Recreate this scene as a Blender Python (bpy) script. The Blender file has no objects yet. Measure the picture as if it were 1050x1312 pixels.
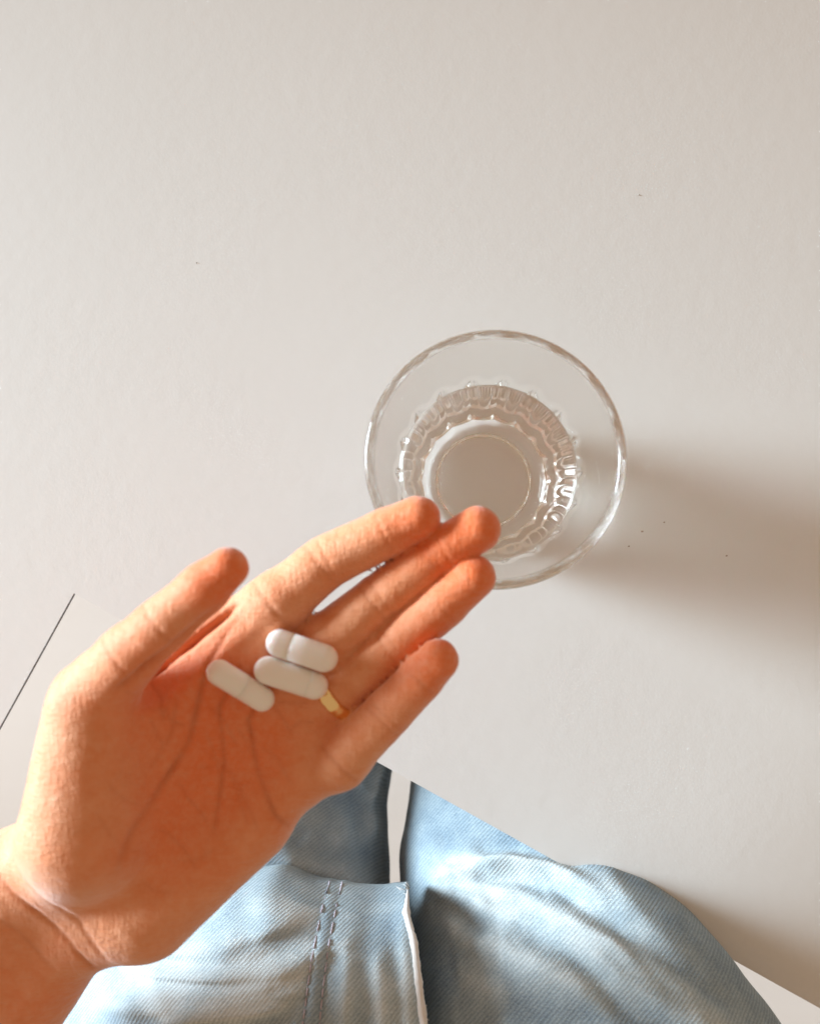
import bpy, math, random
import numpy as np
from mathutils import Vector

# ------------------------------------------------------------------ camera, light, exposure
scene = bpy.context.scene
COL = scene.collection
rad = math.radians

cam_data = bpy.data.cameras.new("camera")
cam = bpy.data.objects.new("camera", cam_data)
COL.objects.link(cam)
cam.location = (0, 0, 0.367)
cam.rotation_euler = (rad(3.5), rad(2.0), 0)
cam_data.sensor_fit = 'VERTICAL'
cam_data.sensor_height = 24.0
cam_data.lens = 24.0 * 1100.0 / 1312.0
cam_data.clip_start = 0.01
cam_data.clip_end = 20.0
cam_data.dof.use_dof = True
cam_data.dof.focus_distance = 0.335
cam_data.dof.aperture_fstop = 5.6
scene.camera = cam

world = bpy.data.worlds.new("World")
scene.world = world
world.use_nodes = True
bg = world.node_tree.nodes["Background"]
bg.inputs[0].default_value = (1.0, 0.70, 0.47, 1)      # warm light thrown back by the room
bg.inputs[1].default_value = 0.46

def area(name, loc, target, sx, sy, power, color, spread=180):
    d = bpy.data.lights.new(name, 'AREA')
    d.shape = 'RECTANGLE'; d.size = sx; d.size_y = sy
    d.energy = power; d.color = color; d.spread = rad(spread)
    o = bpy.data.objects.new(name, d); COL.objects.link(o)
    o.location = loc
    o.rotation_euler = (Vector(target) - Vector(loc)).to_track_quat('-Z', 'Y').to_euler()
    return o
area("window_light", (-1.90, 0.30, 0.43), (0.07, -0.21, 0.0), 1.10, 0.62, 8.2, (0.70, 0.85, 0.95), 29.5)
area("floor_fill_light", (-1.90, 0.0, -0.10), (0.0, -0.12, -0.56), 0.70, 0.50, 4.2, (0.84, 0.90, 0.94), 40)  # added fill lamp without a visible source; brightens the floor under the desk

scene.view_settings.view_transform = 'Standard'
scene.view_settings.look = 'None'
scene.view_settings.gamma = 1.0
scene.view_settings.exposure = 0.1
scene.view_settings.use_curve_mapping = False
scene.render.engine = 'CYCLES'
cy = scene.cycles
cy.use_denoising = True
cy.caustics_refractive = True
cy.caustics_reflective = True
cy.max_bounces = 40
cy.transmission_bounces = 36
cy.glossy_bounces = 24
cy.diffuse_bounces = 5
cy.blur_glossy = 0.0
cy.sample_clamp_indirect = 30.0

MM = 0.001
rng = np.random.default_rng(7)
random.seed(7)

# ------------------------------------------------------------------ material helpers
class Mat:
    def __init__(s, name):
        s.m = bpy.data.materials.new(name); s.m.use_nodes = True
        s.t = s.m.node_tree; s.n = s.t.nodes; s.l = s.t.links
        s.b = s.n["Principled BSDF"]
    def node(s, typ, **kw):
        n = s.n.new(typ)
        for k, v in kw.items():
            if hasattr(n, k) and not k.startswith('i_'): setattr(n, k, v)
        return n
    def put(s, a, b): s.l.new(a, b)
    def set(s, **kw):
        for k, v in kw.items():
            s.b.inputs[k.replace('_', ' ')].default_value = v
        return s
    def noise(s, vec, scale, detail=3, rough=0.5):
        n = s.node('ShaderNodeTexNoise'); n.inputs['Scale'].default_value = scale
        n.inputs['Detail'].default_value = detail; n.inputs['Roughness'].default_value = rough
        if vec is not None: s.put(vec, n.inputs['Vector'])
        return n.outputs['Fac']
    def ramp(s, fac, stops):
        r = s.node('ShaderNodeValToRGB')
        e = r.color_ramp.elements
        while len(e) < len(stops): e.new(0.5)
        for i, (p, c) in enumerate(stops):
            e[i].position = p; e[i].color = c if len(c) == 4 else (*c, 1)
        s.put(fac, r.inputs[0]); return r.outputs[0]
    def mix(s, fac, a, b, mode='MIX'):
        m = s.node('ShaderNodeMix', data_type='RGBA', blend_type=mode)
        for sock, v in ((m.inputs[0], fac), (m.inputs[6], a), (m.inputs[7], b)):
            if hasattr(v, 'is_linked') or hasattr(v, 'links'): s.put(v, sock)
            elif isinstance(v, (int, float)): sock.default_value = v
            else: sock.default_value = (*v, 1)
        return m.outputs[2]
    def math(s, op, a, b=0.0, c=None):
        m = s.node('ShaderNodeMath', operation=op)
        for i, v in enumerate((a, b, c)):
            if v is None: continue
            if isinstance(v, (int, float)): m.inputs[i].default_value = v
            else: s.put(v, m.inputs[i])
        return m.outputs[0]
    def mapping(s, vec, scale=(1, 1, 1), rot=(0, 0, 0)):
        m = s.node('ShaderNodeMapping'); m.inputs['Scale'].default_value = scale
        m.inputs['Rotation'].default_value = rot; s.put(vec, m.inputs['Vector']); return m.outputs[0]
    def bump(s, h, strength, dist, normal=None):
        b = s.node('ShaderNodeBump'); b.inputs['Strength'].default_value = strength
        b.inputs['Distance'].default_value = dist; s.put(h, b.inputs['Height'])
        if normal is not None: s.put(normal, b.inputs['Normal'])
        return b.outputs[0]
    def obj(s):
        return s.node('ShaderNodeTexCoord').outputs['Object']
    def attr(s, name):
        return s.node('ShaderNodeAttribute', attribute_name=name)
    def base(s, sock): s.put(sock, s.b.inputs['Base Color'])
    def normal(s, sock): s.put(sock, s.b.inputs['Normal'])

def mat_desk():
    m = Mat("white_paint"); c = m.obj()
    big = m.noise(c, 6.0, 4, 0.6); fine = m.noise(c, 900.0, 2); mid = m.noise(c, 140.0, 3)
    m.base(m.mix(m.math('MULTIPLY', big, 0.8), (0.71, 0.70, 0.685), (0.665, 0.655, 0.635)))
    m.set(Roughness=0.5)
    m.b.inputs['Specular IOR Level'].default_value = 0.3
    m.normal(m.bump(mid, 0.06, 0.0012, m.bump(fine, 0.06, 0.0004)))
    return m.m

def mat_plain(name, col, rough=0.5, **kw):
    m = Mat(name); c = m.obj()
    n = m.noise(c, 40.0, 4)
    m.base(m.mix(n, col, tuple(x * 0.88 for x in col)))
    m.set(Roughness=rough, **kw)
    return m.m

def mat_floor():
    m = Mat("pale_floor"); c = m.obj()
    n = m.noise(m.mapping(c, (3, 30, 3)), 1.0, 5)
    m.base(m.mix(n, (0.80, 0.775, 0.75), (0.75, 0.72, 0.69)))
    m.set(Roughness=0.55)
    return m.m

def mat_glass(name, ior, tint=(1, 1, 1)):
    m = Mat(name)
    m.set(Base_Color=(*tint, 1), Roughness=0.0, IOR=ior)
    m.b.inputs['Transmission Weight'].default_value = 1.0
    return m.m

def mat_skin():
    m = Mat("skin"); c = m.obj()
    blush_shade = m.attr("blush_shade").outputs['Fac']
    mott = m.noise(c, 110.0, 5, 0.65); fine = m.noise(c, 420.0, 4, 0.7); pores = m.noise(c, 1500.0, 2)
    lines = m.noise(m.mapping(c, (260, 1000, 300), (0, 0, rad(38))), 1.0, 4, 0.6)
    lines2 = m.noise(m.mapping(c, (900, 240, 300), (0, 0, rad(20))), 1.0, 4, 0.6)
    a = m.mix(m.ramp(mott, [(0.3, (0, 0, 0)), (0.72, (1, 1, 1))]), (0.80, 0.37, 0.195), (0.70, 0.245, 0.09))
    a = m.mix(blush_shade, a, (0.80, 0.17, 0.04))
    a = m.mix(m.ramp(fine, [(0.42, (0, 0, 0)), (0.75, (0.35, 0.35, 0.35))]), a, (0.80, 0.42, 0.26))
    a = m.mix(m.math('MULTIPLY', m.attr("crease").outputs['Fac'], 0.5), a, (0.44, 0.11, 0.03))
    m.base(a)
    m.set(Roughness=0.6)
    m.b.inputs['Specular IOR Level'].default_value = 0.4
    m.b.inputs['Sheen Weight'].default_value = 0.42
    m.b.inputs['Sheen Roughness'].default_value = 0.45
    m.b.inputs['Subsurface Weight'].default_value = 0.08
    m.b.inputs['Subsurface Radius'].default_value = (1.0, 0.35, 0.15)
    m.b.inputs['Subsurface Scale'].default_value = 0.002
    nn = m.bump(pores, 0.2, 0.0004)
    nn = m.bump(fine, 0.3, 0.0008, nn)
    nn = m.bump(lines2, 0.45, 0.0008, nn)
    m.normal(m.bump(lines, 0.6, 0.0008, nn))
    return m.m

def mat_capsule(name):
    m = Mat(name); c = m.obj()
    n = m.noise(c, 260.0, 3)
    m.base(m.mix(n, (0.90, 0.89, 0.86), (0.87, 0.855, 0.82)))
    m.set(Roughness=0.34)
    m.b.inputs['Subsurface Weight'].default_value = 0.15
    m.b.inputs['Subsurface Scale'].default_value = 0.002
    m.normal(m.bump(m.noise(c, 420.0, 2), 0.08, 0.0004))
    return m.m

def mat_gold():
    m = Mat("gold"); c = m.obj()
    m.base(m.mix(m.noise(c, 300.0), (1.0, 0.80, 0.42), (0.95, 0.72, 0.34)))
    m.set(Metallic=1.0, Roughness=0.2)
    return m.m

def mat_denim():
    m = Mat("washed_denim")
    fab = m.attr("fab").outputs['Vector']; wear = m.attr("wear").outputs['Fac']
    w = m.node('ShaderNodeTexWave', wave_type='BANDS', bands_direction='X')
    w.inputs['Scale'].default_value = 0.24; w.inputs['Distortion'].default_value = 1.2
    w.inputs['Detail'].default_value = 2.0; w.inputs['Detail Scale'].default_value = 3.0
    m.put(m.mapping(fab, (1, 1, 1), (0, rad(25), rad(40))), w.inputs['Vector'])
    tw = w.outputs['Fac']
    slub = m.noise(m.mapping(fab, (0.25, 2.0, 1), (0, 0, rad(15))), 1.0, 3, 0.6)
    cloud = m.noise(fab, 0.055, 4, 0.6)
    speck = m.noise(fab, 1.6, 2, 0.7)
    k = m.math('ADD', m.math('MULTIPLY', m.math('SUBTRACT', cloud, 0.5), 1.0), m.math('MULTIPLY', wear, 0.5))
    k = m.math('ADD', k, 0.42)
    k = m.math('ADD', k, m.math('MULTIPLY', m.math('SUBTRACT', slub, 0.5), 0.45))
    k = m.math('ADD', k, m.math('MULTIPLY', m.math('SUBTRACT', speck, 0.5), 0.65))
    col = m.ramp(k, [(0.0, (0.13, 0.19, 0.255)), (0.35, (0.25, 0.325, 0.385)), (0.7, (0.37, 0.45, 0.495)), (1.0, (0.53, 0.60, 0.63))])
    wv = m.math('ADD', 0.80, m.math('ADD', m.math('MULTIPLY', tw, 0.26), m.math('MULTIPLY', speck, 0.16)))
    mul = m.node('ShaderNodeVectorMath', operation='SCALE'); m.put(col, mul.inputs[0]); m.put(wv, mul.inputs['Scale'])
    col = mul.outputs[0]
    m.base(col)
    m.set(Roughness=0.85)
    m.b.inputs['Specular IOR Level'].default_value = 0.08
    m.b.inputs['Sheen Weight'].default_value = 0.0
    m.normal(m.bump(speck, 0.25, 0.0006, m.bump(tw, 0.22, 0.0005)))
    return m.m

M_DESK, M_FLOOR = mat_desk(), mat_floor()
M_EDGE = mat_plain("dark_edge", (0.28, 0.26, 0.24), 0.6)
M_GLASS = mat_glass("clear_glass", 1.50, (0.985, 0.995, 0.99))
M_WATER = mat_glass("water", 1.33)
M_SKIN, M_CAP, M_GOLD, M_DENIM = mat_skin(), mat_capsule("capsule_shell"), mat_gold(), mat_denim()
M_THREAD = mat_plain("pale_thread", (0.72, 0.70, 0.68), 0.9)
M_STITCH = mat_plain("mauve_thread", (0.50, 0.44, 0.50), 0.9)
M_DUST = mat_plain("dust", (0.30, 0.22, 0.16), 0.9)

# ------------------------------------------------------------------ mesh helpers (all lengths below in millimetres)
def link(name, verts, faces, mat, parent=None, smooth=True, origin=None):
    v = np.asarray(verts, dtype=float)
    o0 = np.zeros(3) if origin is None else np.asarray(origin, dtype=float)
    me = bpy.data.meshes.new(name)
    me.from_pydata(((v - o0) * MM).tolist(), [], faces if isinstance(faces, list) else faces.tolist())
    me.materials.append(mat)
    if smooth: me.polygons.foreach_set('use_smooth', [True] * len(me.polygons))
    me.update()
    o = bpy.data.objects.new(name, me); COL.objects.link(o)
    o.location = Vector((o0 * MM).tolist())
    if parent is not None:
        o.parent = parent
        w, q = Vector((0, 0, 0)), parent
        while q is not None: w = w + q.location; q = q.parent
        o.location = Vector((o0 * MM).tolist()) - w
    return o

def empty(name, loc):
    o = bpy.data.objects.new(name, None); COL.objects.link(o)
    o.location = Vector(loc) * MM; o.empty_display_size = 0.02
    return o

def tag(o, label, cat, group=None):
    o['label'] = label; o['category'] = cat
    if group: o['group'] = group
    return o

def fattr(o, name, vals):
    a = o.data.attributes.new(name, 'FLOAT', 'POINT'); a.data.foreach_set('value', np.asarray(vals, dtype=np.float32))
def vattr(o, name, vals):
    a = o.data.attributes.new(name, 'FLOAT_VECTOR', 'POINT'); a.data.foreach_set('vector', np.asarray(vals, dtype=np.float32).ravel())

def box_obj(name, lo, hi, mat, parent, bevel=0.0):
    x0, y0, z0 = lo; x1, y1, z1 = hi
    v = [(x0, y0, z0), (x1, y0, z0), (x1, y1, z0), (x0, y1, z0), (x0, y0, z1), (x1, y0, z1), (x1, y1, z1), (x0, y1, z1)]
    f = [(0, 3, 2, 1), (4, 5, 6, 7), (0, 1, 5, 4), (1, 2, 6, 5), (2, 3, 7, 6), (3, 0, 4, 7)]
    o = link(name, v, f, mat, None, smooth=False)
    if parent is not None: o.parent = parent
    if bevel:
        b = o.modifiers.new('bevel', 'BEVEL'); b.width = bevel * MM; b.segments = 2
    return o

def tube(path, radii, seg=10):
    """closed tube along a polyline -> verts, faces"""
    p = np.asarray(path, float); n = len(p)
    r = np.full(n, radii) if np.isscalar(radii) else np.asarray(radii, float)
    t = np.gradient(p, axis=0); t /= np.linalg.norm(t, axis=1)[:, None]
    V = []; F = []
    up = np.array([0.123, 0.27, 0.95])
    for i in range(n):
        a = np.cross(t[i], up); a /= np.linalg.norm(a); b = np.cross(a, t[i])
        for k in range(seg):
            th = 2 * math.pi * k / seg
            V.append(p[i] + r[i] * (math.cos(th) * a + math.sin(th) * b))
    for i in range(n - 1):
        for k in range(seg):
            k2 = (k + 1) % seg
            F.append((i * seg + k, i * seg + k2, (i + 1) * seg + k2, (i + 1) * seg + k))
    F.append(tuple(range(seg - 1, -1, -1))); F.append(tuple((n - 1) * seg + k for k in range(seg)))
    return V, F

# implicit surfaces
def cone(p, a, b, ra, rb):
    a = np.asarray(a, np.float32); b = np.asarray(b, np.float32)
    d = b - a; q = p - a
    t = np.clip((q @ d) / float(d @ d), 0, 1)
    q -= t[..., None] * d
    return np.sqrt(np.einsum('...i,...i->...', q, q)) - (ra + (rb - ra) * t)

def smin(a, b, k):
    h = np.maximum(k - np.abs(a - b), 0) / k
    return np.minimum(a, b) - h * h * k * 0.25

def surface_nets(f, lo, hi, h):
    ax = [np.arange(lo[i], hi[i] + h, h, dtype=np.float32) for i in range(3)]
    nx, ny, nz = map(len, ax)
    V = np.empty((nx, ny, nz), np.float32)
    gy, gz = np.meshgrid(ax[1], ax[2], indexing='ij')
    step = max(1, 400000 // (ny * nz))
    for i in range(0, nx, step):
        xs = ax[0][i:i + step]
        p = np.empty((len(xs), ny, nz, 3), np.float32)
        p[..., 0] = xs[:, None, None]; p[..., 1] = gy; p[..., 2] = gz
        V[i:i + step] = f(p)
    S = V < 0
    cs = sum(S[i:nx - 1 + i, j:ny - 1 + j, k:nz - 1 + k].astype(np.int8) for i in (0, 1) for j in (0, 1) for k in (0, 1))
    idx = np.argwhere((cs > 0) & (cs < 8))
    ids = np.full((nx - 1, ny - 1, nz - 1), -1, np.int64); ids[tuple(idx.T)] = np.arange(len(idx))
    acc = np.zeros((len(idx), 3)); cnt = np.zeros(len(idx))
    cor = [(i, j, k) for i in (0, 1) for j in (0, 1) for k in (0, 1)]
    for a in cor:
        for axis in range(3):
            if a[axis]: continue
            b = list(a); b[axis] = 1
            va = V[tuple((idx + a).T)]; vb = V[tuple((idx + b).T)]
            m = (va < 0) != (vb < 0)
            t = np.where(m, va / np.where(m, va - vb, 1), 0)
            pt = np.array(a, float) + 0 * acc; pt[:, axis] += t
            acc[m] += pt[m]; cnt[m] += 1
    verts = (idx + acc / cnt[:, None]) * h + np.array([a[0] for a in ax])
    quads = []
    for axis in range(3):
        o1, o2 = [(1, 2), (2, 0), (0, 1)][axis]
        sl = [slice(1, -1)] * 3; sl[axis] = slice(0, None)
        A = [slice(1, n - 1) for n in (nx, ny, nz)]; B = list(A)
        A[axis] = slice(0, (nx, ny, nz)[axis] - 1); B[axis] = slice(1, (nx, ny, nz)[axis])
        sa, sb = S[tuple(A)], S[tuple(B)]
        e = np.argwhere(sa != sb)
        base = e.copy(); base[:, o1] += 1; base[:, o2] += 1
        flip = ~sa[tuple(e.T)]
        def cell(d1, d2):
            c = base.copy(); c[:, o1] -= d1; c[:, o2] -= d2
            return ids[tuple(c.T)]
        q = np.stack([cell(1, 1), cell(0, 1), cell(0, 0), cell(1, 0)], 1)
        q[flip] = q[flip][:, ::-1]
        quads.append(q[(q >= 0).all(1)])
    return verts, np.concatenate(quads)

def subdivide(v, q):
    e = np.concatenate([q[:, [i, (i + 1) % 4]] for i in range(4)])
    es = np.sort(e, 1); u, inv = np.unique(es, axis=0, return_inverse=True)
    inv = inv.reshape(4, -1).T
    em = v[u].mean(1); fc = v[q].mean(1); n = len(v); m = len(u)
    E = inv + n; Fc = np.arange(len(q)) + n + m
    out = [np.stack([q[:, i], E[:, i], Fc, E[:, (i + 3) % 4]], 1) for i in range(4)]
    return np.concatenate([v, em, fc]), np.concatenate(out)

def grad(f, v, e=0.25):
    g = np.stack([f((v + d).astype(np.float32)) - f((v - d).astype(np.float32)) for d in np.eye(3) * e], 1)
    return g / (np.linalg.norm(g, axis=1)[:, None] + 1e-9)

def project(f, v, it=3):
    for _ in range(it):
        g = grad(f, v)
        v = v - g * np.clip(f(v.astype(np.float32)), -2, 2)[:, None]
    return v, grad(f, v)

def poly_dist(xy, pts):
    """distance in plan to a polyline, with its running parameter 0..1"""
    pts = np.asarray(pts, float)[:, :2]; best = np.full(len(xy), 1e9); par = np.zeros(len(xy)); n = len(pts) - 1
    for i in range(n):
        a, b = pts[i], pts[i + 1]; d = b - a
        t = np.clip(((xy - a) @ d) / (d @ d), 0, 1)
        r = np.linalg.norm(xy - a - t[:, None] * d, axis=1)
        m = r < best; best[m] = r[m]; par[m] = (i + t[m]) / n
    return best, par

def vnoise(p, scale, seed=0):
    """smooth value noise in -1..1"""
    q = np.asarray(p, float) / scale + seed * 17.31
    i = np.floor(q).astype(np.int64); f = q - i; f = f * f * (3 - 2 * f)
    def hsh(a):
        h = (a[:, 0] * 374761393 + a[:, 1] * 668265263 + a[:, 2] * 2147483647 + seed * 974711) & 0xffffffff
        h = ((h ^ (h >> 13)) * 1274126177) & 0xffffffff
        return ((h ^ (h >> 16)) & 0xffff) / 32767.5 - 1
    r = 0
    for dx in (0, 1):
        for dy in (0, 1):
            for dz in (0, 1):
                w = (f[:, 0] if dx else 1 - f[:, 0]) * (f[:, 1] if dy else 1 - f[:, 1]) * (f[:, 2] if dz else 1 - f[:, 2])
                r = r + w * hsh(i + np.array([dx, dy, dz]))
    return r

# ------------------------------------------------------------------ floor
fl = link("floor", [(-3000, -3000, -560), (3000, -3000, -560), (3000, 3000, -560), (-3000, 3000, -560)], [(0, 1, 2, 3)], M_FLOOR, smooth=False)
fl['kind'] = 'structure'

# ------------------------------------------------------------------ L-shaped desk; the sitter is in its inner corner
CORNER = np.array((-157.9, -12.4, 0.0))
DESK_ANG = -28.31
desk = empty("corner_desk", (CORNER[0], CORNER[1], -560))
desk.rotation_euler = (0, 0, rad(DESK_ANG))
tag(desk, "white corner desk with thin top, a tumbler of water standing on it", "desk")
# local axes: +x runs along the near edge, +y away from the sitter; inner corner at the origin
TH = 2.2
Z1 = 560.0
outline = [(0, 0), (900, 0), (900, 640), (-230, 640), (-230, -700), (0, -700)]
n = len(outline)
vt = [(x, y, Z1) for x, y in outline] + [(x, y, Z1 - TH) for x, y in outline]
ft = [tuple(range(n)), tuple(range(2 * n - 1, n - 1, -1))]
top = link("desktop", vt, ft, M_DESK, None, smooth=False); top.parent = desk
fe = [(i, (i + 1) % n, n + (i + 1) % n, n + i)[::-1] for i in range(n)]
edge = link("edge_band", vt, fe, M_EDGE, None, smooth=False); edge.parent = desk
for x, y in ((860, 40), (860, 600), (-190, 600), (-190, -660), (-60, -660)):
    box_obj("leg", (x - 18, y - 18, 0), (x + 18, y + 18, Z1 - TH - 0.3), M_DESK, desk, 2)
for (x0, y0, x1, y1) in ((-210, 580, 880, 620), (-210, -680, -170, 570)):
    box_obj("under_frame", (x0, y0, Z1 - 40), (x1, y1, Z1 - TH - 0.3), M_DESK, desk, 1)

# ------------------------------------------------------------------ tumbler and water
GC = np.array((17.8, 34.3, 45.0)); GC[2] = 0
NF = 18
def lathe(profile, seg, mod=None):
    V = []; F = []
    for (r, z) in profile:
        for k in range(seg):
            th = 2 * math.pi * k / seg
            rr = r * (mod(th, z) if mod else 1.0)
            V.append((GC[0] + rr * math.cos(th), GC[1] + rr * math.sin(th), z))
    n = len(profile)
    for i in range(n - 1):
        for k in range(seg):
            k2 = (k + 1) % seg
            F.append((i * seg + k, i * seg + k2, (i + 1) * seg + k2, (i + 1) * seg + k))
    return V, F
def ro(z): return 27.2 + (42.5 - 27.2) * (z / 90.0) ** 0.92
def ri(z): return 24.0 + (39.5 - 24.0) * (max(z - 8, 0) / 82.0) ** 0.75
def flute(th, z):
    w = min(1.0, max(0.0, (53.0 + 3.0 * math.cos(NF * th) - z) / 5.0)); w = w * w * (3 - 2 * w)
    ph = (th * NF / (2 * math.pi)) % 1.0
    flat = math.cos(math.pi / NF) / math.cos((ph - 0.5) * 2 * math.pi / NF)      # flat facets meeting in ridges
    return 1 - w * (2.2 * (1 - flat))
SEG = NF * 16
punt = [(0.01, 3.4), (8, 3.3), (15, 3.1), (18.2, 2.6), (19.3, 1.4), (20.2, 0.3), (23.5, 0.3)]
outer = punt + [(26.0, 0.9), (27.2, 2.6)]
outer += [(ro(z), z) for z in list(np.arange(4, 46, 3.0)) + list(np.arange(46, 59, 1.0)) + list(np.arange(59, 87.1, 4.0))]
rim = [(42.45 - 1.5 + 1.5 * math.cos(a), 88.9 + 1.5 * math.sin(a)) for a in np.linspace(0.1, math.pi - 0.1, 9)]
inner = [(ri(z), z) for z in list(np.arange(87, 20, -3.0)) + list(np.arange(20, 9.0, -1.5))]
inner += [(23.2, 8.3), (21.0, 7.6), (15, 7.3), (8, 7.1), (0.01, 7.0)]
def gmod(th, z): return 1.0
V1, F1 = lathe(outer, SEG)
for i in range(len(punt) * SEG, len(V1)):
    x, y, z = V1[i]; k = flute(2 * math.pi * (i % SEG) / SEG, z)
    V1[i] = (GC[0] + (x - GC[0]) * k, GC[1] + (y - GC[1]) * k, z)
V2, F2 = lathe(rim + inner, SEG)
off = len(V1); nr = len(outer)
F = F1 + [tuple(i + off for i in f) for f in F2]
for k in range(SEG):
    k2 = (k + 1) % SEG
    F.append(((nr - 1) * SEG + k, (nr - 1) * SEG + k2, off + k2, off + k))
F.append(tuple(range(SEG - 1, -1, -1)))
last = off + (len(rim + inner) - 1) * SEG
F.append(tuple(last + k for k in range(SEG)))
tum = link("tumbler", V1 + V2, F, M_GLASS, origin=GC)
tag(tum, "clear glass tumbler with fluted lower half, standing on the white desk", "glass")
LEVEL = 47.5
wp = [(0.01, 6.9), (8, 7.0), (15, 7.2), (21.1, 7.5), (23.35, 8.2)] + [(ri(z) + 0.15, z) for z in list(np.arange(9, 20, 1.5)) + list(np.arange(20, LEVEL, 3.0))]
rl = ri(LEVEL)
wp += [(rl + 0.15, LEVEL), (rl - 4, LEVEL), (rl * 0.5, LEVEL), (0.01, LEVEL)]
V3, F3 = lathe(wp, 160)
F3.append(tuple(range(159, -1, -1))); F3.append(tuple((len(wp) - 1) * 160 + k for k in range(160)))
wat = link("drinking_water", V3, F3, M_WATER, origin=(GC[0], GC[1], 6.9))
tag(wat, "clear still water filling the lower half of the tumbler", "water")

# ------------------------------------------------------------------ person: arm (hand, wrist, forearm in one mesh) and jeans
person = empty("person", ((28.4, -546.7, -560.0)))
person.location.z = -0.56
tag(person, "person in washed blue jeans holding out an open palm, thumb raised", "person")

# joints of the hand: position, radius
IDX = [((-70.1, -27.1, 97.0), 12.5), ((-51.4, -12.5, 101.0), 9.0), ((-35.0, 0.8, 103.0), 7.9), ((-17.0, 9.3, 106.0), 7.1), ((-6.4, 14.0, 108.0), 6.4)]
MID = [((-60.2, -40.9, 92.0), 11.5), ((-39.2, -26.9, 96.0), 8.7), ((-19.3, -10.8, 100.0), 7.3), ((0.6, 4.1, 104.0), 6.8), ((11.5, 10.9, 107.0), 6.6)]
RNG = [((-54.1, -53.8, 89.0), 11.5), ((-34.3, -40.2, 93.0), 8.8), ((-14.7, -25.6, 98.0), 7.5), ((0.1, -12.8, 103.0), 6.9), ((10.0, -3.7, 106.0), 6.4)]
LIT = [((-48.5, -67.8, 89.0), 10.8), ((-31.1, -61.1, 96.0), 8.0), ((-16.6, -45.8, 102.0), 7.0), ((-6.3, -34.5, 107.0), 6.3), ((-0.6, -28.1, 110.0), 5.7)]
THB = [((-102.6, -39.2, 113.0), 12.5), ((-89.9, -26.6, 121.0), 9.0), ((-77.8, -16.6, 126.0), 7.2), ((-65.6, -6.7, 129.0), 6.6), ((-58.3, -0.8, 131.0), 5.3)]
MBASE = [((-118.0, -89.0, 94.0), 15.0), ((-114.5, -96.3, 90.0), 15.0), ((-110.5, -104.7, 87.0), 15.0), ((-107.6, -113.2, 84.0), 14.5)]

def pads(ch, frac=0.84, lift=1.5):
    """soft pads on the palm side of each finger bone"""
    out = []
    for i in range(1, len(ch) - 1):
        a, ra = np.array(ch[i][0]), ch[i][1]; b, rb = np.array(ch[i + 1][0]), ch[i + 1][1]
        if i == len(ch) - 2:
            s, e = 0.25, 0.95
        else:
            s, e = 0.28, 0.72
        up = np.array([0, 0, lift])
        out.append((a + (b - a) * s + up, a + (b - a) * e + up, (ra + (rb - ra) * s) * frac, (ra + (rb - ra) * e) * frac))
    return out

def chain(p, ch, k=2.5, joints=1):
    d = None
    for i in range(joints, len(ch) - 1):
        c = cone(p, ch[i][0], ch[i + 1][0], ch[i][1] * (0.97), ch[i + 1][1] * 0.97)
        d = c if d is None else smin(d, c, k)
    for a, b, ra, rb in pads(ch):
        d = smin(d, cone(p, a, b, ra, rb), 4.0)
    return d

def palm_sdf(p):
    d = None
    for ch, (mb, rb) in zip((IDX, MID, RNG, LIT), MBASE):
        c = cone(p, mb, ch[0][0], rb, ch[0][1])
        d = c if d is None else smin(d, c, 8.0)
        d = smin(d, cone(p, ch[0][0], ch[1][0], ch[0][1], ch[1][1]), 4.0)
    d = smin(d, cone(p, (-107.3, -80.3, 104.0), (-102.9, -44.6, 111.0), 20.0, 14.5), 9.0)       # thenar mound
    d = smin(d, cone(p, (-98.6, -44.4, 90.0), (-74.2, -30.7, 91.0), 10.5, 9.5), 8.0)          # web of the thumb
    d = smin(d, cone(p, (-94.3, -110.1, 87.0), (-60.4, -81.9, 89.0), 16.0, 12.5), 8.0)       # outer mound
    for (a, b) in ((IDX, MID), (MID, RNG), (RNG, LIT)):                              # pads under the fingers
        q = (np.array(a[0][0]) * 0.42 + np.array(a[1][0]) * 0.08 + np.array(b[0][0]) * 0.42 + np.array(b[1][0]) * 0.08)
        d = smin(d, cone(p, q + [3, 2, 3.0], q + [6, 4, 3.5], 8.0, 7.0), 5.0)
    hol = -cone(p, (-86.4, -33.4, 113.0), (-62.1, -15.2, 116.0), 7.5, 6.0)                   # hollow under the thumb
    h = np.maximum(5.0 - np.abs(d - hol), 0) / 5.0; d = np.maximum(d, hol) + h * h * 1.25
    # wrist and forearm
    a1, a2 = (-134.4, -101.3, 89.0), (-228.6, -220.7, 70.0)
    b1, b2 = (-121.8, -118.1, 82.0), (-216.0, -241.7, 62.0)
    d = smin(d, cone(p, a1, a2, 17.5, 26.0), 9.0)
    d = smin(d, cone(p, b1, b2, 16.0, 26.0), 9.0)
    return d

def hand_sdf(p):
    pm = palm_sdf(p)
    D = smin(pm, chain(p, THB, 3.0, 0), 3.0)
    for ch in (IDX, MID, RNG, LIT):
        D = smin(D, smin(pm, chain(p, ch), 5.0), 0.25)
    return D

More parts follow.
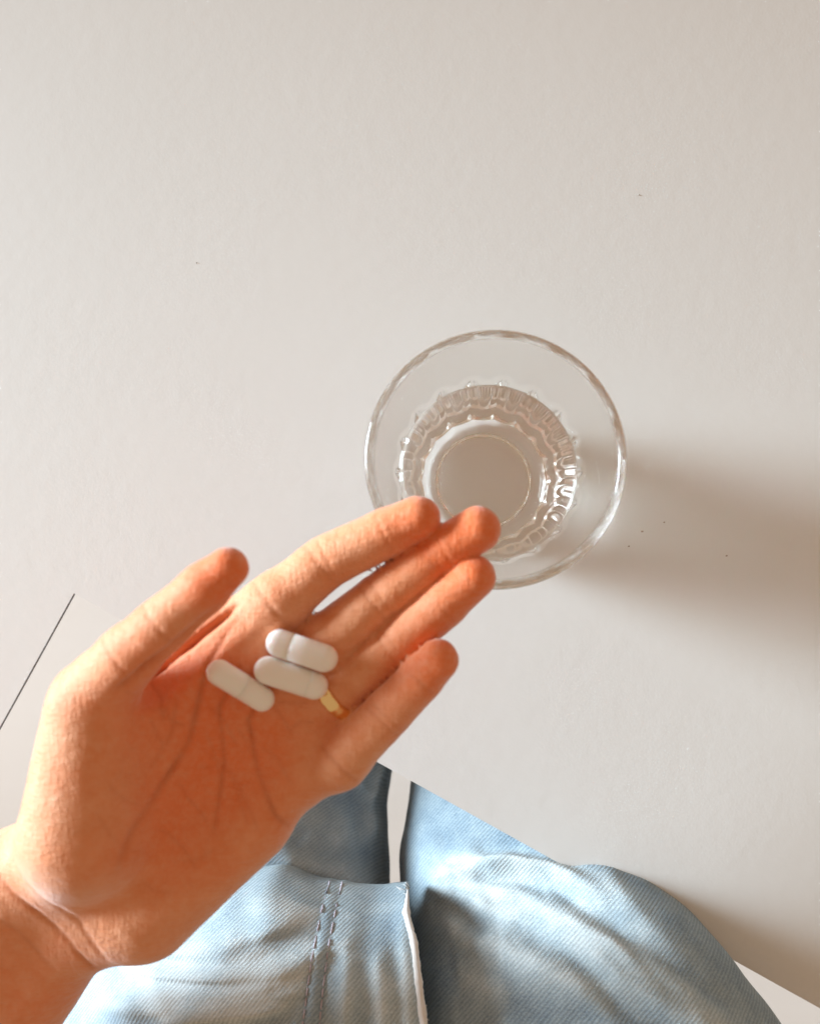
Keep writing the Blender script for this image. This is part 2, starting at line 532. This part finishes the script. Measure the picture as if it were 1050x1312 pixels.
hv, hq = surface_nets(hand_sdf, (-235, -285, 38), (54, 32, 142), 1.5)
hv, hq = subdivide(hv, hq)
hv, hn = project(hand_sdf, hv, 3)
xy = hv[:, :2]
disp = np.zeros(len(hv)); lineness = np.zeros(len(hv))
face_up = np.clip(hn[:, 2] * 1.4, 0, 1)
EXTRA_LINES = [(-69.9, -42.9, -62.1, -55.7, 0.35), (-71.3, -49.9, -67.2, -67.3, 0.3), (-62.2, -48.7, -53.0, -67.2, 0.3), (-79.8, -65.1, -70.8, -78.8, 0.35), (-85.5, -79.0, -73.5, -92.6, 0.3), (-95.4, -60.6, -84.4, -74.4, 0.3), (-97.6, -69.9, -87.8, -85.9, 0.28), (-64.4, -64.9, -58.1, -79.8, 0.3), (-73.9, -61.5, -62.0, -64.9, 0.25), (-55.0, -55.6, -45.5, -67.1, 0.3), (-82.6, -41.8, -76.5, -48.8, 0.4), (-86.2, -45.3, -82.4, -54.6, 0.35), (-50.4, -41.6, -39.8, -42.7, 0.3), (-46.8, -50.9, -38.5, -48.5, 0.3), (-51.6, -41.6, -45.1, -53.2, 0.3), (-78.7, -90.4, -67.7, -85.7, 0.25), (-90.0, -95.1, -79.3, -99.5, 0.25)]
CREASES = [  # polyline, depth, half width
    ([(-62.1, -18.1, 108.0), (-69.6, -29.8, 108.0), (-73.2, -43.3, 108.0), (-75.9, -53.5, 108.0), (-83.5, -65.9, 110.0), (-89.8, -77.8, 110.0), (-93.4, -89.2, 110.0)], 0.9, 1.1),
    ([(-60.1, -30.0, 106.0), (-67.1, -43.6, 106.0), (-66.1, -60.3, 106.0), (-69.4, -83.4, 106.0)], 0.7, 1.0),
    ([(-51.7, -34.2, 106.0), (-58.5, -47.3, 106.0), (-56.4, -63.0, 106.0), (-50.6, -76.8, 106.0), (-44.9, -84.3, 106.0)], 0.8, 1.0),
    ([(-78.6, -39.4, 106.0), (-80.8, -51.1, 106.0), (-86.9, -61.9, 110.0)], 0.35, 0.9),
    ([(-89.3, -35.0, 108.0), (-84.2, -40.1, 108.0), (-82.1, -47.3, 108.0)], 0.5, 0.9),
    ([(-60.3, -11.3, 112.0), (-67.7, -17.8, 112.0), (-75.1, -24.0, 112.0), (-83.3, -30.1, 112.0), (-91.4, -35.9, 112.0)], 3.0, 1.3),
    ([(-72.1, -55.7, 106.0), (-62.0, -67.2, 106.0), (-54.7, -82.1, 106.0)], 0.3, 0.8),
    ([(-133.1, -83.6, 104.0), (-119.4, -95.7, 104.0), (-109.5, -107.6, 104.0), (-101.7, -123.0, 100.0)], 0.55, 1.2),
    ([(-136.5, -90.6, 104.0), (-122.9, -103.2, 104.0), (-112.9, -115.7, 104.0), (-106.4, -129.6, 100.0)], 0.7, 1.1),
    ([(-138.6, -101.1, 104.0), (-128.6, -111.5, 104.0), (-118.6, -126.5, 104.0)], 0.4, 1.0),
]
for (x0, y0, x1, y1, dp) in EXTRA_LINES:
    mx, my = (x0 + x1) / 2 + rng.uniform(-2, 2), (y0 + y1) / 2 + rng.uniform(-2, 2)
    CREASES.append(([(x0, y0, 0), (mx, my, 0), (x1, y1, 0)], dp, 0.7))
def cross_crease(ch, i, t, depth, width, ext=1.15):
    a, b = np.array(ch[i][0]), np.array(ch[i + 1][0]); r = ch[i][1] * (1 - t) + ch[i + 1][1] * t
    c = a + (b - a) * t; d = b - a; s = np.array([-d[1], d[0], 0]); s /= np.linalg.norm(s); dd = d / np.linalg.norm(d)
    return ([c + s * r * ext, c + dd * 0.5, c - s * r * ext], depth, width)
for ch in (IDX, MID, RNG, LIT):
    CREASES += [cross_crease(ch, 1, 0.02, 0.45, 0.9), cross_crease(ch, 1, 0.93, 0.34, 0.7), cross_crease(ch, 2, 0.05, 0.28, 0.6), cross_crease(ch, 3, 0.0, 0.3, 0.6)]
CREASES += [cross_crease(THB, 2, 0.0, 0.35, 0.9), cross_crease(THB, 1, 0.0, 0.35, 0.9)]
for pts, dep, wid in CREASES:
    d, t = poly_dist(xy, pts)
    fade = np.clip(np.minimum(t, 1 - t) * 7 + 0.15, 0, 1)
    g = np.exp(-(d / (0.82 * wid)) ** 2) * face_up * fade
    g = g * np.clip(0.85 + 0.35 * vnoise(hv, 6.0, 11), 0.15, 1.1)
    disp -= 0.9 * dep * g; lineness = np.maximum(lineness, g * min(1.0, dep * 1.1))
disp += 0.2 * vnoise(hv, 9.0, 1) + 0.08 * vnoise(hv, 3.2, 2)
hv = hv + hn * disp[:, None]
blush_shade = np.zeros(len(hv))
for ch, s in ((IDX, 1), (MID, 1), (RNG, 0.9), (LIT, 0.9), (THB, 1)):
    blush_shade += s * np.exp(-(np.linalg.norm(hv - (np.array(ch[-1][0]) + [0, 0, 3]), axis=1) / 13.0) ** 2)
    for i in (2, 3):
        blush_shade += 0.35 * np.exp(-(np.linalg.norm(hv - np.array(ch[i][0]), axis=1) / 8.0) ** 2)
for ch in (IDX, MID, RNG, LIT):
    blush_shade += 0.3 * np.exp(-(np.linalg.norm(hv - np.array(ch[0][0]), axis=1) / 16.0) ** 2)
for q, sz, am in (((-75.8, -49.9, 100.0), 26.0, 0.55), ((-80.2, -80.7, 100.0), 26.0, 0.45), ((-81.8, -26.2, 120.0), 20.0, 0.4), ((-125.0, -130.3, 90.0), 30.0, 0.35)):  # extra redness; at the palm centre it also puts shade into the colour
    blush_shade += am * np.exp(-(np.linalg.norm(hv - np.array(q), axis=1) / sz) ** 2)
blush_shade = np.clip(blush_shade + 0.15 * vnoise(hv, 11.0, 5), 0, 1)
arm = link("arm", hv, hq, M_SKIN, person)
fattr(arm, "blush_shade", blush_shade); fattr(arm, "crease", lineness)
arm['label'] = "bare left arm, palm open upwards with capsules in its hollow"

# ------------------------------------------------------------------ ring on the ring finger
ra_, rb_ = np.array(RNG[1][0]), np.array(RNG[2][0])
dirv = (rb_ - ra_) / np.linalg.norm(rb_ - ra_)
rc = ra_ + dirv * 1.5
e1 = np.cross(dirv, [0, 0, 1]); e1 /= np.linalg.norm(e1); e2 = np.cross(e1, dirv)
prof = [(-2.2, 0.0), (-2.2, 0.9), (-1.6, 1.4), (0, 1.55), (1.6, 1.4), (2.2, 0.9), (2.2, 0.0)]
V = []; F = []
SG = 72
fr = np.linspace(6, 12, 40)
for k in range(SG):
    th = 2 * math.pi * k / SG
    u = math.cos(th) * e1 + math.sin(th) * e2
    pts = (rc + fr[:, None] * u).astype(np.float32)
    r0 = 9.1 + (0.7 if math.sin(th) > 0 else 0.2) * abs(math.sin(th))
    cut = 0.0 if (k % 4) else -0.28
    for (s, h) in prof:
        V.append(rc + dirv * s + u * (r0 + h + (cut if h > 0.5 else 0)))
m_ = len(prof)
for k in range(SG):
    k2 = (k + 1) % SG
    for j in range(m_):
        j2 = (j + 1) % m_
        F.append((k * m_ + j, k * m_ + j2, k2 * m_ + j2, k2 * m_ + j))
ring = link("finger_ring", V, F, M_GOLD, origin=rc)
tag(ring, "faceted yellow gold band worn at the base of the ring finger", "ring")

# ------------------------------------------------------------------ capsules resting in the palm
def make_capsule(a_xy, b_xy, R, frac, label, others, lift=0.0):
    a = np.array([a_xy[0], a_xy[1], 0.0]); b = np.array([b_xy[0], b_xy[1], 0.0])
    def clear(za, zb):
        pa, pb = a + [0, 0, za], b + [0, 0, zb]
        q = np.array([pa + (pb - pa) * t for t in np.linspace(0, 1, 13)], np.float32)
        d = hand_sdf(q)
        return d
    best = None
    for za in np.arange(95, 130, 0.5):
        for zb in np.arange(max(95, za - 7), min(130, za + 7), 0.5):
            d = clear(za, zb)
            if d.min() >= R - 0.35:
                s = za + zb
                if best is None or s < best[0]: best = (s, za, zb)
                break
    _, za, zb = best
    a[2] = za + lift; b[2] = zb + lift
    ax = (b - a); L = np.linalg.norm(ax); ax /= L
    s1 = np.cross(ax, [0, 0, 1]); s1 /= np.linalg.norm(s1); s2 = np.cross(s1, ax)
    mid = (a + b) / 2
    root = empty("pill_capsule", tuple(mid - [0, 0, R]))
    def half(name, prof):
        V = []; F = []; SG = 40
        for (x, r) in prof:
            for k in range(SG):
                th = 2 * math.pi * k / SG
                V.append(a + ax * x + r * (math.cos(th) * s1 + math.sin(th) * s2))
        for i in range(len(prof) - 1):
            for k in range(SG):
                k2 = (k + 1) % SG
                F.append((i * SG + k, (i + 1) * SG + k, (i + 1) * SG + k2, i * SG + k2))
        F.append(tuple(range(SG))); F.append(tuple((len(prof) - 1) * SG + k for k in range(SG - 1, -1, -1)))
        return link(name, V, F, M_CAP, root)
    j = L * frac; Rb = R - 0.07
    cap_p = [(-R * math.cos(t), max(R * math.sin(t), 0.01)) for t in np.linspace(0, math.pi / 2, 12)] + [(j * 0.5, R), (j - 0.15, R), (j, R - 0.04), (j, Rb - 0.4)]
    bod_p = [(j - 0.4, Rb - 0.4), (j - 0.3, Rb), (j + 0.5 * (L - j), Rb)] + [(L + Rb * math.sin(t), max(Rb * math.cos(t), 0.01)) for t in np.linspace(0, math.pi / 2, 12)]
    half("cap", cap_p); half("body", bod_p)
    tag(root, label, "capsule", "capsules in the palm")
    return a, b
make_capsule((-47.8, -23.5, 112.0), (-34.5, -27.8, 112.0), 4.2, 0.25, "white capsule lying across the finger bases, beside the index finger", [])
make_capsule((-51.4, -31.6, 110.0), (-37.8, -36.3, 110.0), 4.2, 0.86, "white capsule whose end touches the gold ring", [])
make_capsule((-65.2, -31.8, 110.0), (-53.4, -40.3, 110.0), 3.8, 0.52, "white capsule lying apart in the middle of the palm, seam at mid length", [])

# ------------------------------------------------------------------ jeans
LEGS = [[((-81.5, -96.3, -95.0), 52), ((-84.4, -148.7, -64.0), 53), ((-89.1, -222.5, -42.0), 62), ((-95.1, -271.1, -42.0), 70)],
        [((41.5, -110.4, -82.0), 50), ((37.9, -137.3, -62.0), 50), ((55.8, -193.8, 6.0), 64), ((74.1, -225.6, 10.0), 73)]]
SHIN = [(((-100.6, -79.3, -130.0)), 46, (-159.9, -112.7, -545.0), 42), (((55.3, -97.2, -125.0)), 46, (78.6, -127.9, -545.0), 42)]
def jeans_sdf(p):
    D = None
    for leg, sh in zip(LEGS, SHIN):
        d = None
        for i in range(len(leg) - 1):
            if leg is LEGS[1]:                     # a broad, flat-topped thigh: two cores side by side
                for sg in (-1, 1):
                    qa, qb = np.array(leg[i][0]), np.array(leg[i + 1][0]); ka, kb = leg[i][1], leg[i + 1][1]
                    la, lb = np.array([0.97, 0.2, 0]) * 0.33 * ka * sg, np.array([0.97, 0.2, 0]) * 0.33 * kb * sg
                    c = cone(p, qa + la + [0, 0, 0.16 * ka], qb + lb + [0, 0, 0.16 * kb], 0.71 * ka, 0.71 * kb)
                    d = c if d is None else smin(d, c, 25.0)
                continue
            c = cone(p, leg[i][0], leg[i + 1][0], leg[i][1], leg[i + 1][1])
            d = c if d is None else smin(d, c, 25.0)
            qa, qb = np.array(leg[i][0]), np.array(leg[i + 1][0]); ka, kb = leg[i][1], leg[i + 1][1]
            d = smin(d, cone(p, qa + [-0.45 * ka, -0.05 * ka, -0.1 * ka], qb + [-0.75 * kb, -0.05 * kb, -0.08 * kb], 0.8 * ka, 0.85 * kb), 25.0)
        d = smin(d, cone(p, leg[0][0], sh[0], leg[0][1], sh[1]), 20)
        d = smin(d, cone(p, sh[0], sh[2], sh[1], sh[3]), 20)
        D = d if D is None else np.minimum(D, d)
    D = smin(D, cone(p, (-84.5, -307.2, -45.0), (77.0, -280.8, -15.0), 76, 78), 30)
    return D
jv, jq = surface_nets(jeans_sdf, (-255, -420, -552), (205, 60, 100), 6.0)
for _ in range(2):
    low = jv[jq].mean(1)
    jv, jq = subdivide(jv, jq)
jv, jn = project(jeans_sdf, jv, 3)
jn0 = jn.copy()
RIDGES = [
    ([(-5.6, -131.4, 40.0), (10.1, -125.5, 45.0), (27.6, -123.9, 40.0), (45.5, -123.8, 35.0), (69.6, -129.9, 25.0), (89.7, -144.0, 20.0)], 1.6, 3.0),
    ([(-7.3, -138.3, 30.0), (11.3, -135.3, 50.0), (36.5, -136.1, 60.0), (63.1, -143.5, 55.0), (87.0, -155.4, 45.0), (114.1, -171.9, 30.0)], 2.4, 3.4),
    ([(-1.3, -147.3, 40.0), (20.3, -147.1, 60.0), (40.5, -149.0, 65.0), (60.9, -154.8, 65.0)], 2.2, 3.4),
    ([(-1.3, -133.0, 30.0), (23.2, -124.6, 20.0), (42.2, -121.6, 15.0)], 0.9, 4.0),
    ([(15.5, -130.3, 50.0), (37.8, -131.4, 50.0), (66.5, -135.8, 45.0)], 0.8, 3.5),
    ([(4.2, -155.1, 55.0), (25.1, -154.9, 66.0)], 1.5, 4.0),
    ([(-71.2, -125.1, -5.0), (-44.8, -137.2, -8.0), (-29.0, -151.4, -20.0)], 1.2, 4.0),
    ([(-40.2, -102.0, -45.0), (-33.9, -112.8, -45.0), (-30.6, -132.1, -55.0)], 1.6, 2.2),
    ([(-29.5, -99.5, -50.0), (-32.1, -114.1, -50.0)], 1.2, 2.0),
    ([(-61.3, -118.5, -5.0), (-42.3, -124.8, -15.0), (-32.4, -129.2, -40.0)], 0.8, 4.0),
]
def between(A, B, f, jit):
    A, B = np.array(A, float), np.array(B, float)
    tt = np.linspace(0, 1, 9)
    ra = np.stack([np.interp(tt, np.linspace(0, 1, len(A)), A[:, k]) for k in range(3)], 1)
    rb = np.stack([np.interp(tt, np.linspace(0, 1, len(B)), B[:, k]) for k in range(3)], 1)
    out = ra + (rb - ra) * f + rng.normal(0, jit, ra.shape) * [1, 1, 0]
    return out
for (i, j, cnt) in ((0, 1, 6), (1, 2, 5), (3, 0, 4)):
    for q in range(cnt):
        f = (q + 1 + rng.uniform(-0.25, 0.25)) / (cnt + 1); c = between(RIDGES[i][0], RIDGES[j][0], f, 0.5)
        k0 = int(rng.integers(0, 3)); k1 = 9 - int(rng.integers(0, 3))
        RIDGES.append((c[k0:k1], rng.uniform(0.6, 1.04), rng.uniform(1.4, 2.2)))
wear = np.zeros(len(jv)); jd = np.zeros(len(jv))
upj = np.clip(jn[:, 2] * 2 + 0.6, 0, 1)
for pts, hgt, wid in RIDGES:
    d, t = poly_dist(jv[:, :2], pts)
    fade = np.clip(np.minimum(t * 8, (1 - t) * 5) + 0.1, 0, 1)
    g = np.exp(-(d / wid) ** 2) * upj * fade
    jd += 0.95 * hgt * (g - 0.75 * np.exp(-((d - 2.4 * wid) / (1.3 * wid)) ** 2) * upj * fade)
    wear += g * (0.7 if hgt > 1.05 else 0.3)
jd += 1.1 * vnoise(jv, 34, 3) + 0.5 * vnoise(jv, 12, 4)
jv = jv + jn * jd[:, None]
# fabric coordinates: along the leg and around it
fab = jv.copy()
jeans = link("jeans", jv, jq, M_DENIM, person)
fattr(jeans, "wear", np.clip(wear, 0, 1)); vattr(jeans, "fab", fab)

# lap fold of the fly: a thick sheet lying over both thighs, with a frayed free edge
TOPC = np.array([(-202.0, -219.3, -14.0), (-161.8, -176.7, 8.0), (-117.8, -145.9, 24.0), (-84.0, -131.1, 24.0), (-67.1, -128.5, 24.0), (-50.0, -133.6, 25.0), (-25.5, -137.0, 26.0), (-13.7, -135.5, 27.0)])
EDGC = np.array([(-13.7, -135.5, 27.0), (-10.2, -140.6, 33.0), (-7.9, -150.7, 42.0), (-5.5, -163.7, 50.0), (-3.5, -184.9, 54.0), (-2.6, -212.4, 44.0), (-2.2, -249.8, 22.0)])
LEFC = np.array([(-202.0, -219.3, -14.0), (-208.5, -248.1, -18.0), (-216.4, -289.2, -25.0)])
BOTC = np.array([(-216.4, -289.2, -25.0), (-95.1, -252.1, 22.0), (-43.3, -249.4, 24.0), (-2.2, -249.8, 22.0)])
def resample(c, n):
    s = np.concatenate([[0], np.cumsum(np.linalg.norm(np.diff(c, axis=0), axis=1))]); s /= s[-1]
    # smooth the polyline a little
    tt = np.linspace(0, 1, n); out = np.stack([np.interp(tt, s, c[:, k]) for k in range(3)], 1)
    for _ in range(int(n / 14)):
        out[1:-1] = (out[:-2] + 2 * out[1:-1] + out[2:]) / 4
    return out
NU, NV = 220, 165
tc_, bc_, lc_, ec_ = resample(TOPC, NU), resample(BOTC, NU), resample(LEFC, NV), resample(EDGC, NV)
u = np.linspace(0, 1, NU)[None, :, None]; v = np.linspace(0, 1, NV)[:, None, None]
S = (1 - v) * tc_[None] + v * bc_[None] + (1 - u) * lc_[:, None] + u * ec_[:, None] \
    - ((1 - u) * (1 - v) * tc_[0] + u * (1 - v) * tc_[-1] + (1 - u) * v * bc_[0] + u * v * bc_[-1])
U, Vv = np.meshgrid(np.linspace(0, 1, NU), np.linspace(0, 1, NV))
flat = S.reshape(-1, 3).copy()
bul = 17.0 * (1 - np.exp(-Vv.ravel() / 0.08)) * np.clip((1 - Vv.ravel()) * 3.0, 0, 1) * (1 - np.exp(-(1 - U.ravel()) / 0.06) * 0.0)
bul -= 4.0 * np.exp(-(1 - U.ravel()) / 0.05)
flat[:, 2] += bul
FR = [([(-127.8, -151.8, 45.0), (-104.6, -145.8, 45.0), (-81.5, -142.1, 45.0), (-64.3, -136.3, 45.0), (-47.0, -132.7, 45.0)], 1.6, 3.2),
      ([(-134.1, -164.4, 50.0), (-114.1, -161.3, 50.0), (-91.4, -157.6, 50.0), (-63.1, -150.1, 50.0), (-47.6, -143.8, 50.0)], 1.9, 3.4),
      ([(-115.0, -155.2, 48.0), (-86.4, -149.7, 48.0), (-63.6, -142.8, 48.0)], 1.1, 2.6),
      ([(-102.0, -164.4, 52.0), (-73.8, -159.6, 52.0), (-51.4, -154.9, 52.0)], 1.3, 2.8),
      ([(-77.1, -130.1, 40.0), (-53.6, -132.6, 40.0), (-27.4, -135.1, 40.0)], 0.9, 3.0),
      ([(-35.0, -137.9, 50.0), (-33.0, -149.2, 52.0), (-33.2, -166.4, 55.0)], 1.3, 3.0),
      ([(-23.7, -141.8, 50.0), (-20.7, -151.6, 52.0), (-20.0, -166.1, 55.0)], 1.5, 3.2),
      ([(-15.0, -132.8, 45.0), (-12.5, -147.1, 50.0), (-10.6, -166.0, 55.0)], 1.0, 2.2)]
for q in range(16):
    f = q / 15.0
    a0 = np.array(FR[0][0][0]) * (1 - f) + np.array(FR[3][0][0]) * f + rng.normal(0, 1.5, 3)
    a1 = np.array(FR[4][0][2]) * (1 - f) + np.array(FR[3][0][2]) * f + rng.normal(0, 1.5, 3)
    am = (a0 + a1) / 2 + [0, -1.5, 0] + rng.normal(0, 0.8, 3)
    FR.append(([a0, a0 * 0.5 + am * 0.5 + rng.normal(0, 0.5, 3), am, a1 * 0.5 + am * 0.5 + rng.normal(0, 0.5, 3), a1], rng.uniform(0.35, 0.8), rng.uniform(1.2, 2.0)))
w2 = np.zeros(len(flat))
for pts, hgt, wid in FR:
    d, t = poly_dist(flat[:, :2], pts)
    fade = np.clip(np.minimum(t, 1 - t) * 6 + 0.1, 0, 1)
    g = np.exp(-(d / wid) ** 2) * fade
    flat[:, 2] += 1.4 * hgt * (g - 0.5 * np.exp(-((d - 2.3 * wid) / (1.2 * wid)) ** 2) * fade); w2 += (0.6 if hgt > 0.85 else 0.3) * g
# double seam: slight groove between two lines of stitching
ST1 = np.array([(-45.9, -130.5, 45.0), (-47.0, -144.9, 50.0), (-48.3, -162.4, 54.0), (-49.1, -183.4, 58.0)])
ST2 = np.array([(-40.7, -131.0, 45.0), (-41.7, -144.8, 50.0), (-42.4, -162.3, 54.0), (-43.4, -183.3, 58.0)])
for st in (ST1, ST2):
    d, t = poly_dist(flat[:, :2], st); flat[:, 2] -= 0.9 * np.exp(-(d / 1.0) ** 2)
mid_st = (ST1 + ST2) / 2
d, t = poly_dist(flat[:, :2], mid_st); flat[:, 2] += 0.8 * np.exp(-(d / 2.6) ** 4); w2 -= 0.5 * np.exp(-(d / 3.4) ** 4)
d, t = poly_dist(flat[:, :2], [(-31.0, -133.2, 48.0), (-18.2, -134.4, 48.0)]); w2 -= 0.5 * np.exp(-(d / 6.0) ** 2)
d, t = poly_dist(flat[:, :2], [(-29.1, -150.4, 52.0), (-12.4, -151.5, 52.0)]); w2 += 0.35 * np.exp(-(d / 9.0) ** 2)
flat[:, 2] += 0.9 * vnoise(flat * [1, 1, 0], 26, 8) + 0.35 * vnoise(flat * [1, 1, 0], 9, 9)
# the fold lies on the thighs: never below them
sel = (jn0[:, 2] > 0.1) & (jv[:, 2] > -90)
tz = jv[sel]; cell = 5.0; x0, y0 = flat[:, 0].min() - 20, flat[:, 1].min() - 20
hx, hy = int((flat[:, 0].max() + 20 - x0) / cell) + 1, int((flat[:, 1].max() + 20 - y0) / cell) + 1
hm = np.full((hx + 1, hy + 1), -200.0)
ix, iy = ((tz[:, 0] - x0) / cell).astype(int), ((tz[:, 1] - y0) / cell).astype(int)
ok = (ix >= 0) & (iy >= 0) & (ix < hx) & (iy < hy)
np.maximum.at(hm, (ix[ok], iy[ok]), tz[ok, 2])
for _ in range(3):
    q = np.pad(hm, 1, mode='edge'); hm = np.maximum(hm, (q[:-2, 1:-1] + q[2:, 1:-1] + q[1:-1, :-2] + q[1:-1, 2:]) / 4)
fx, fy = (flat[:, 0] - x0) / cell - 0.5, (flat[:, 1] - y0) / cell - 0.5
i0, j0 = fx.astype(int), fy.astype(int); a_, b_ = fx - i0, fy - j0
under = (hm[i0, j0] * (1 - a_) * (1 - b_) + hm[i0 + 1, j0] * a_ * (1 - b_) + hm[i0, j0 + 1] * (1 - a_) * b_ + hm[i0 + 1, j0 + 1] * a_ * b_)
dd = under + 4.0 - flat[:, 2]
flat[:, 2] += np.where(dd > 0, dd, 0)
print('fold lifted', (dd > 0).mean(), dd.max())
grid = flat.reshape(NV, NU, 3)
# the front of the fold rolls down onto the thigh
nrm = np.array([0.0, 0, -1.0]); roll = []
for k in range(1, 9):
    a = k / 8 * math.pi * 0.62
    row = grid[0].copy(); row[:, 1] += 4.0 * math.sin(a) * 0.9 - 6 * max(0, a - 1.2); row[:, 2] -= 10.0 * (1 - math.cos(a)) + 3.2 * k * 0.9
    roll.append(row)
full = np.concatenate([np.array(roll[::-1]), grid], 0)
W2 = np.concatenate([np.zeros((8, NU)) + 0.15, w2.reshape(NV, NU)], 0)
nv = full.shape[0]
idg = np.arange(nv * NU).reshape(nv, NU)
Fq = np.stack([idg[:-1, :-1], idg[1:, :-1], idg[1:, 1:], idg[:-1, 1:]], -1).reshape(-1, 4)
flap = link("fly_fold", full.reshape(-1, 3), Fq, M_DENIM, jeans)
sol = flap.modifiers.new('cloth', 'SOLIDIFY'); sol.thickness = 0.0022; sol.offset = -1
fattr(flap, "wear", np.clip(W2.ravel() * 0.9 + 0.22, 0, 1))
fp = full.reshape(-1, 3)
c_, s_ = math.cos(rad(8)), math.sin(rad(8))
vattr(flap, "fab", np.stack([fp[:, 0] * c_ + fp[:, 1] * s_ + 300, -fp[:, 0] * s_ + fp[:, 1] * c_, fp[:, 2]], 1))

def on_flap(pt):
    d = np.linalg.norm(fp[:, :2] - np.asarray(pt)[:2], axis=1); i = np.argmin(d); return fp[i, 2]
# stitching threads
for st in (ST1, ST2):
    path = resample(st, 60); V = []; F = []
    s = np.concatenate([[0], np.cumsum(np.linalg.norm(np.diff(path, axis=0), axis=1))])
    pos = 0.0
    while pos + 2.2 < s[-1]:
        seg = []
        for tt in np.linspace(0, 1, 5):
            q = np.array([np.interp(pos + tt * 2.2, s, path[:, k]) for k in range(3)])
            q[2] = on_flap(q) + 0.35 * math.sin(math.pi * tt) + 0.40
            seg.append(q)
        v_, f_ = tube(seg, 0.28, 6); o_ = len(V); V += v_; F += [tuple(i + o_ for i in f) for f in f_]
        pos += 3.0
    link("stitching", V, F, M_STITCH, flap)
# frayed free edge: a pale rolled cord with loose fibres
ep = full[4:, -1, :].copy(); ep[:, 2] += 0.1; ep[:, 0] += 0.3
rr = 1.45 + 0.15 * np.sin(np.arange(len(ep)) * 0.5) + 0.12 * rng.standard_normal(len(ep))
rr[:4] = [0.3, 0.6, 0.9, 1.1]
v_, f_ = tube(ep, rr, 10)
link("frayed_edge", v_, f_, M_THREAD, flap)
V = []; F = []
for i in range(110):
    k = int(rng.integers(0, len(ep) - 1)); p0 = ep[k] + rng.normal(0, 0.6, 3)
    d = np.array([rng.normal(0.6, 0.7), rng.normal(0, 1.0), rng.normal(0.4, 0.5)]); d /= np.linalg.norm(d); L = rng.uniform(0.8, 2.2)
    seg = [p0, p0 + d * L * 0.5 + rng.normal(0, 0.25, 3), p0 + d * L + rng.normal(0, 0.4, 3)]
    v_, f_ = tube(seg, 0.09, 4); o_ = len(V); V += v_; F += [tuple(j + o_ for j in f) for f in f_]
for i in range(6):
    p0 = ep[0] + rng.normal(0, 0.7, 3); d = np.array([rng.normal(-1.0, 0.6), rng.normal(0.7, 0.4), rng.normal(0.4, 0.4)]); d /= np.linalg.norm(d); L = rng.uniform(2, 6)
    seg = [p0, p0 + d * L * 0.5 + rng.normal(0, 0.3, 3), p0 + d * L + rng.normal(0, 0.5, 3)]
    v_, f_ = tube(seg, 0.14, 4); o_ = len(V); V += v_; F += [tuple(j + o_ for j in f) for f in f_]
fz = link("loose_fibres", V, F, M_THREAD, flap); fz['kind'] = 'stuff'

# ------------------------------------------------------------------ crumbs of dust on the desk
def crumb(q, r, label):
    V = []; F = []
    for i in range(7):
        th = math.pi * i / 6
        for k in range(8):
            ph = 2 * math.pi * k / 8; s = 1 + 0.3 * rng.standard_normal()
            V.append((q[0] + r * s * 1.3 * math.sin(th) * math.cos(ph), q[1] + r * s * math.sin(th) * math.sin(ph), 0.02 + r * 0.6 * (1 + math.cos(th))))
    for i in range(6):
        for k in range(8):
            k2 = (k + 1) % 8; F.append((i * 8 + k, (i + 1) * 8 + k, (i + 1) * 8 + k2, i * 8 + k2))
    o = link("dust_speck", V, F, M_DUST, origin=(q[0], q[1], 0))
    tag(o, label, "speck", "dust specks on the desk")
for q, r in (((85.5, 14.0, 0.0), 0.34), ((79.8, 7.7, 0.0), 0.25), ((94.8, 17.9, 0.0), 0.25), ((120.6, 3.7, 0.0), 0.28), ((86.6, 160.1, 0.0), 0.25), ((-106.7, 132.5, 0.0), 0.22)):
    crumb(q, r, "tiny brown dust speck lying on the white desk")
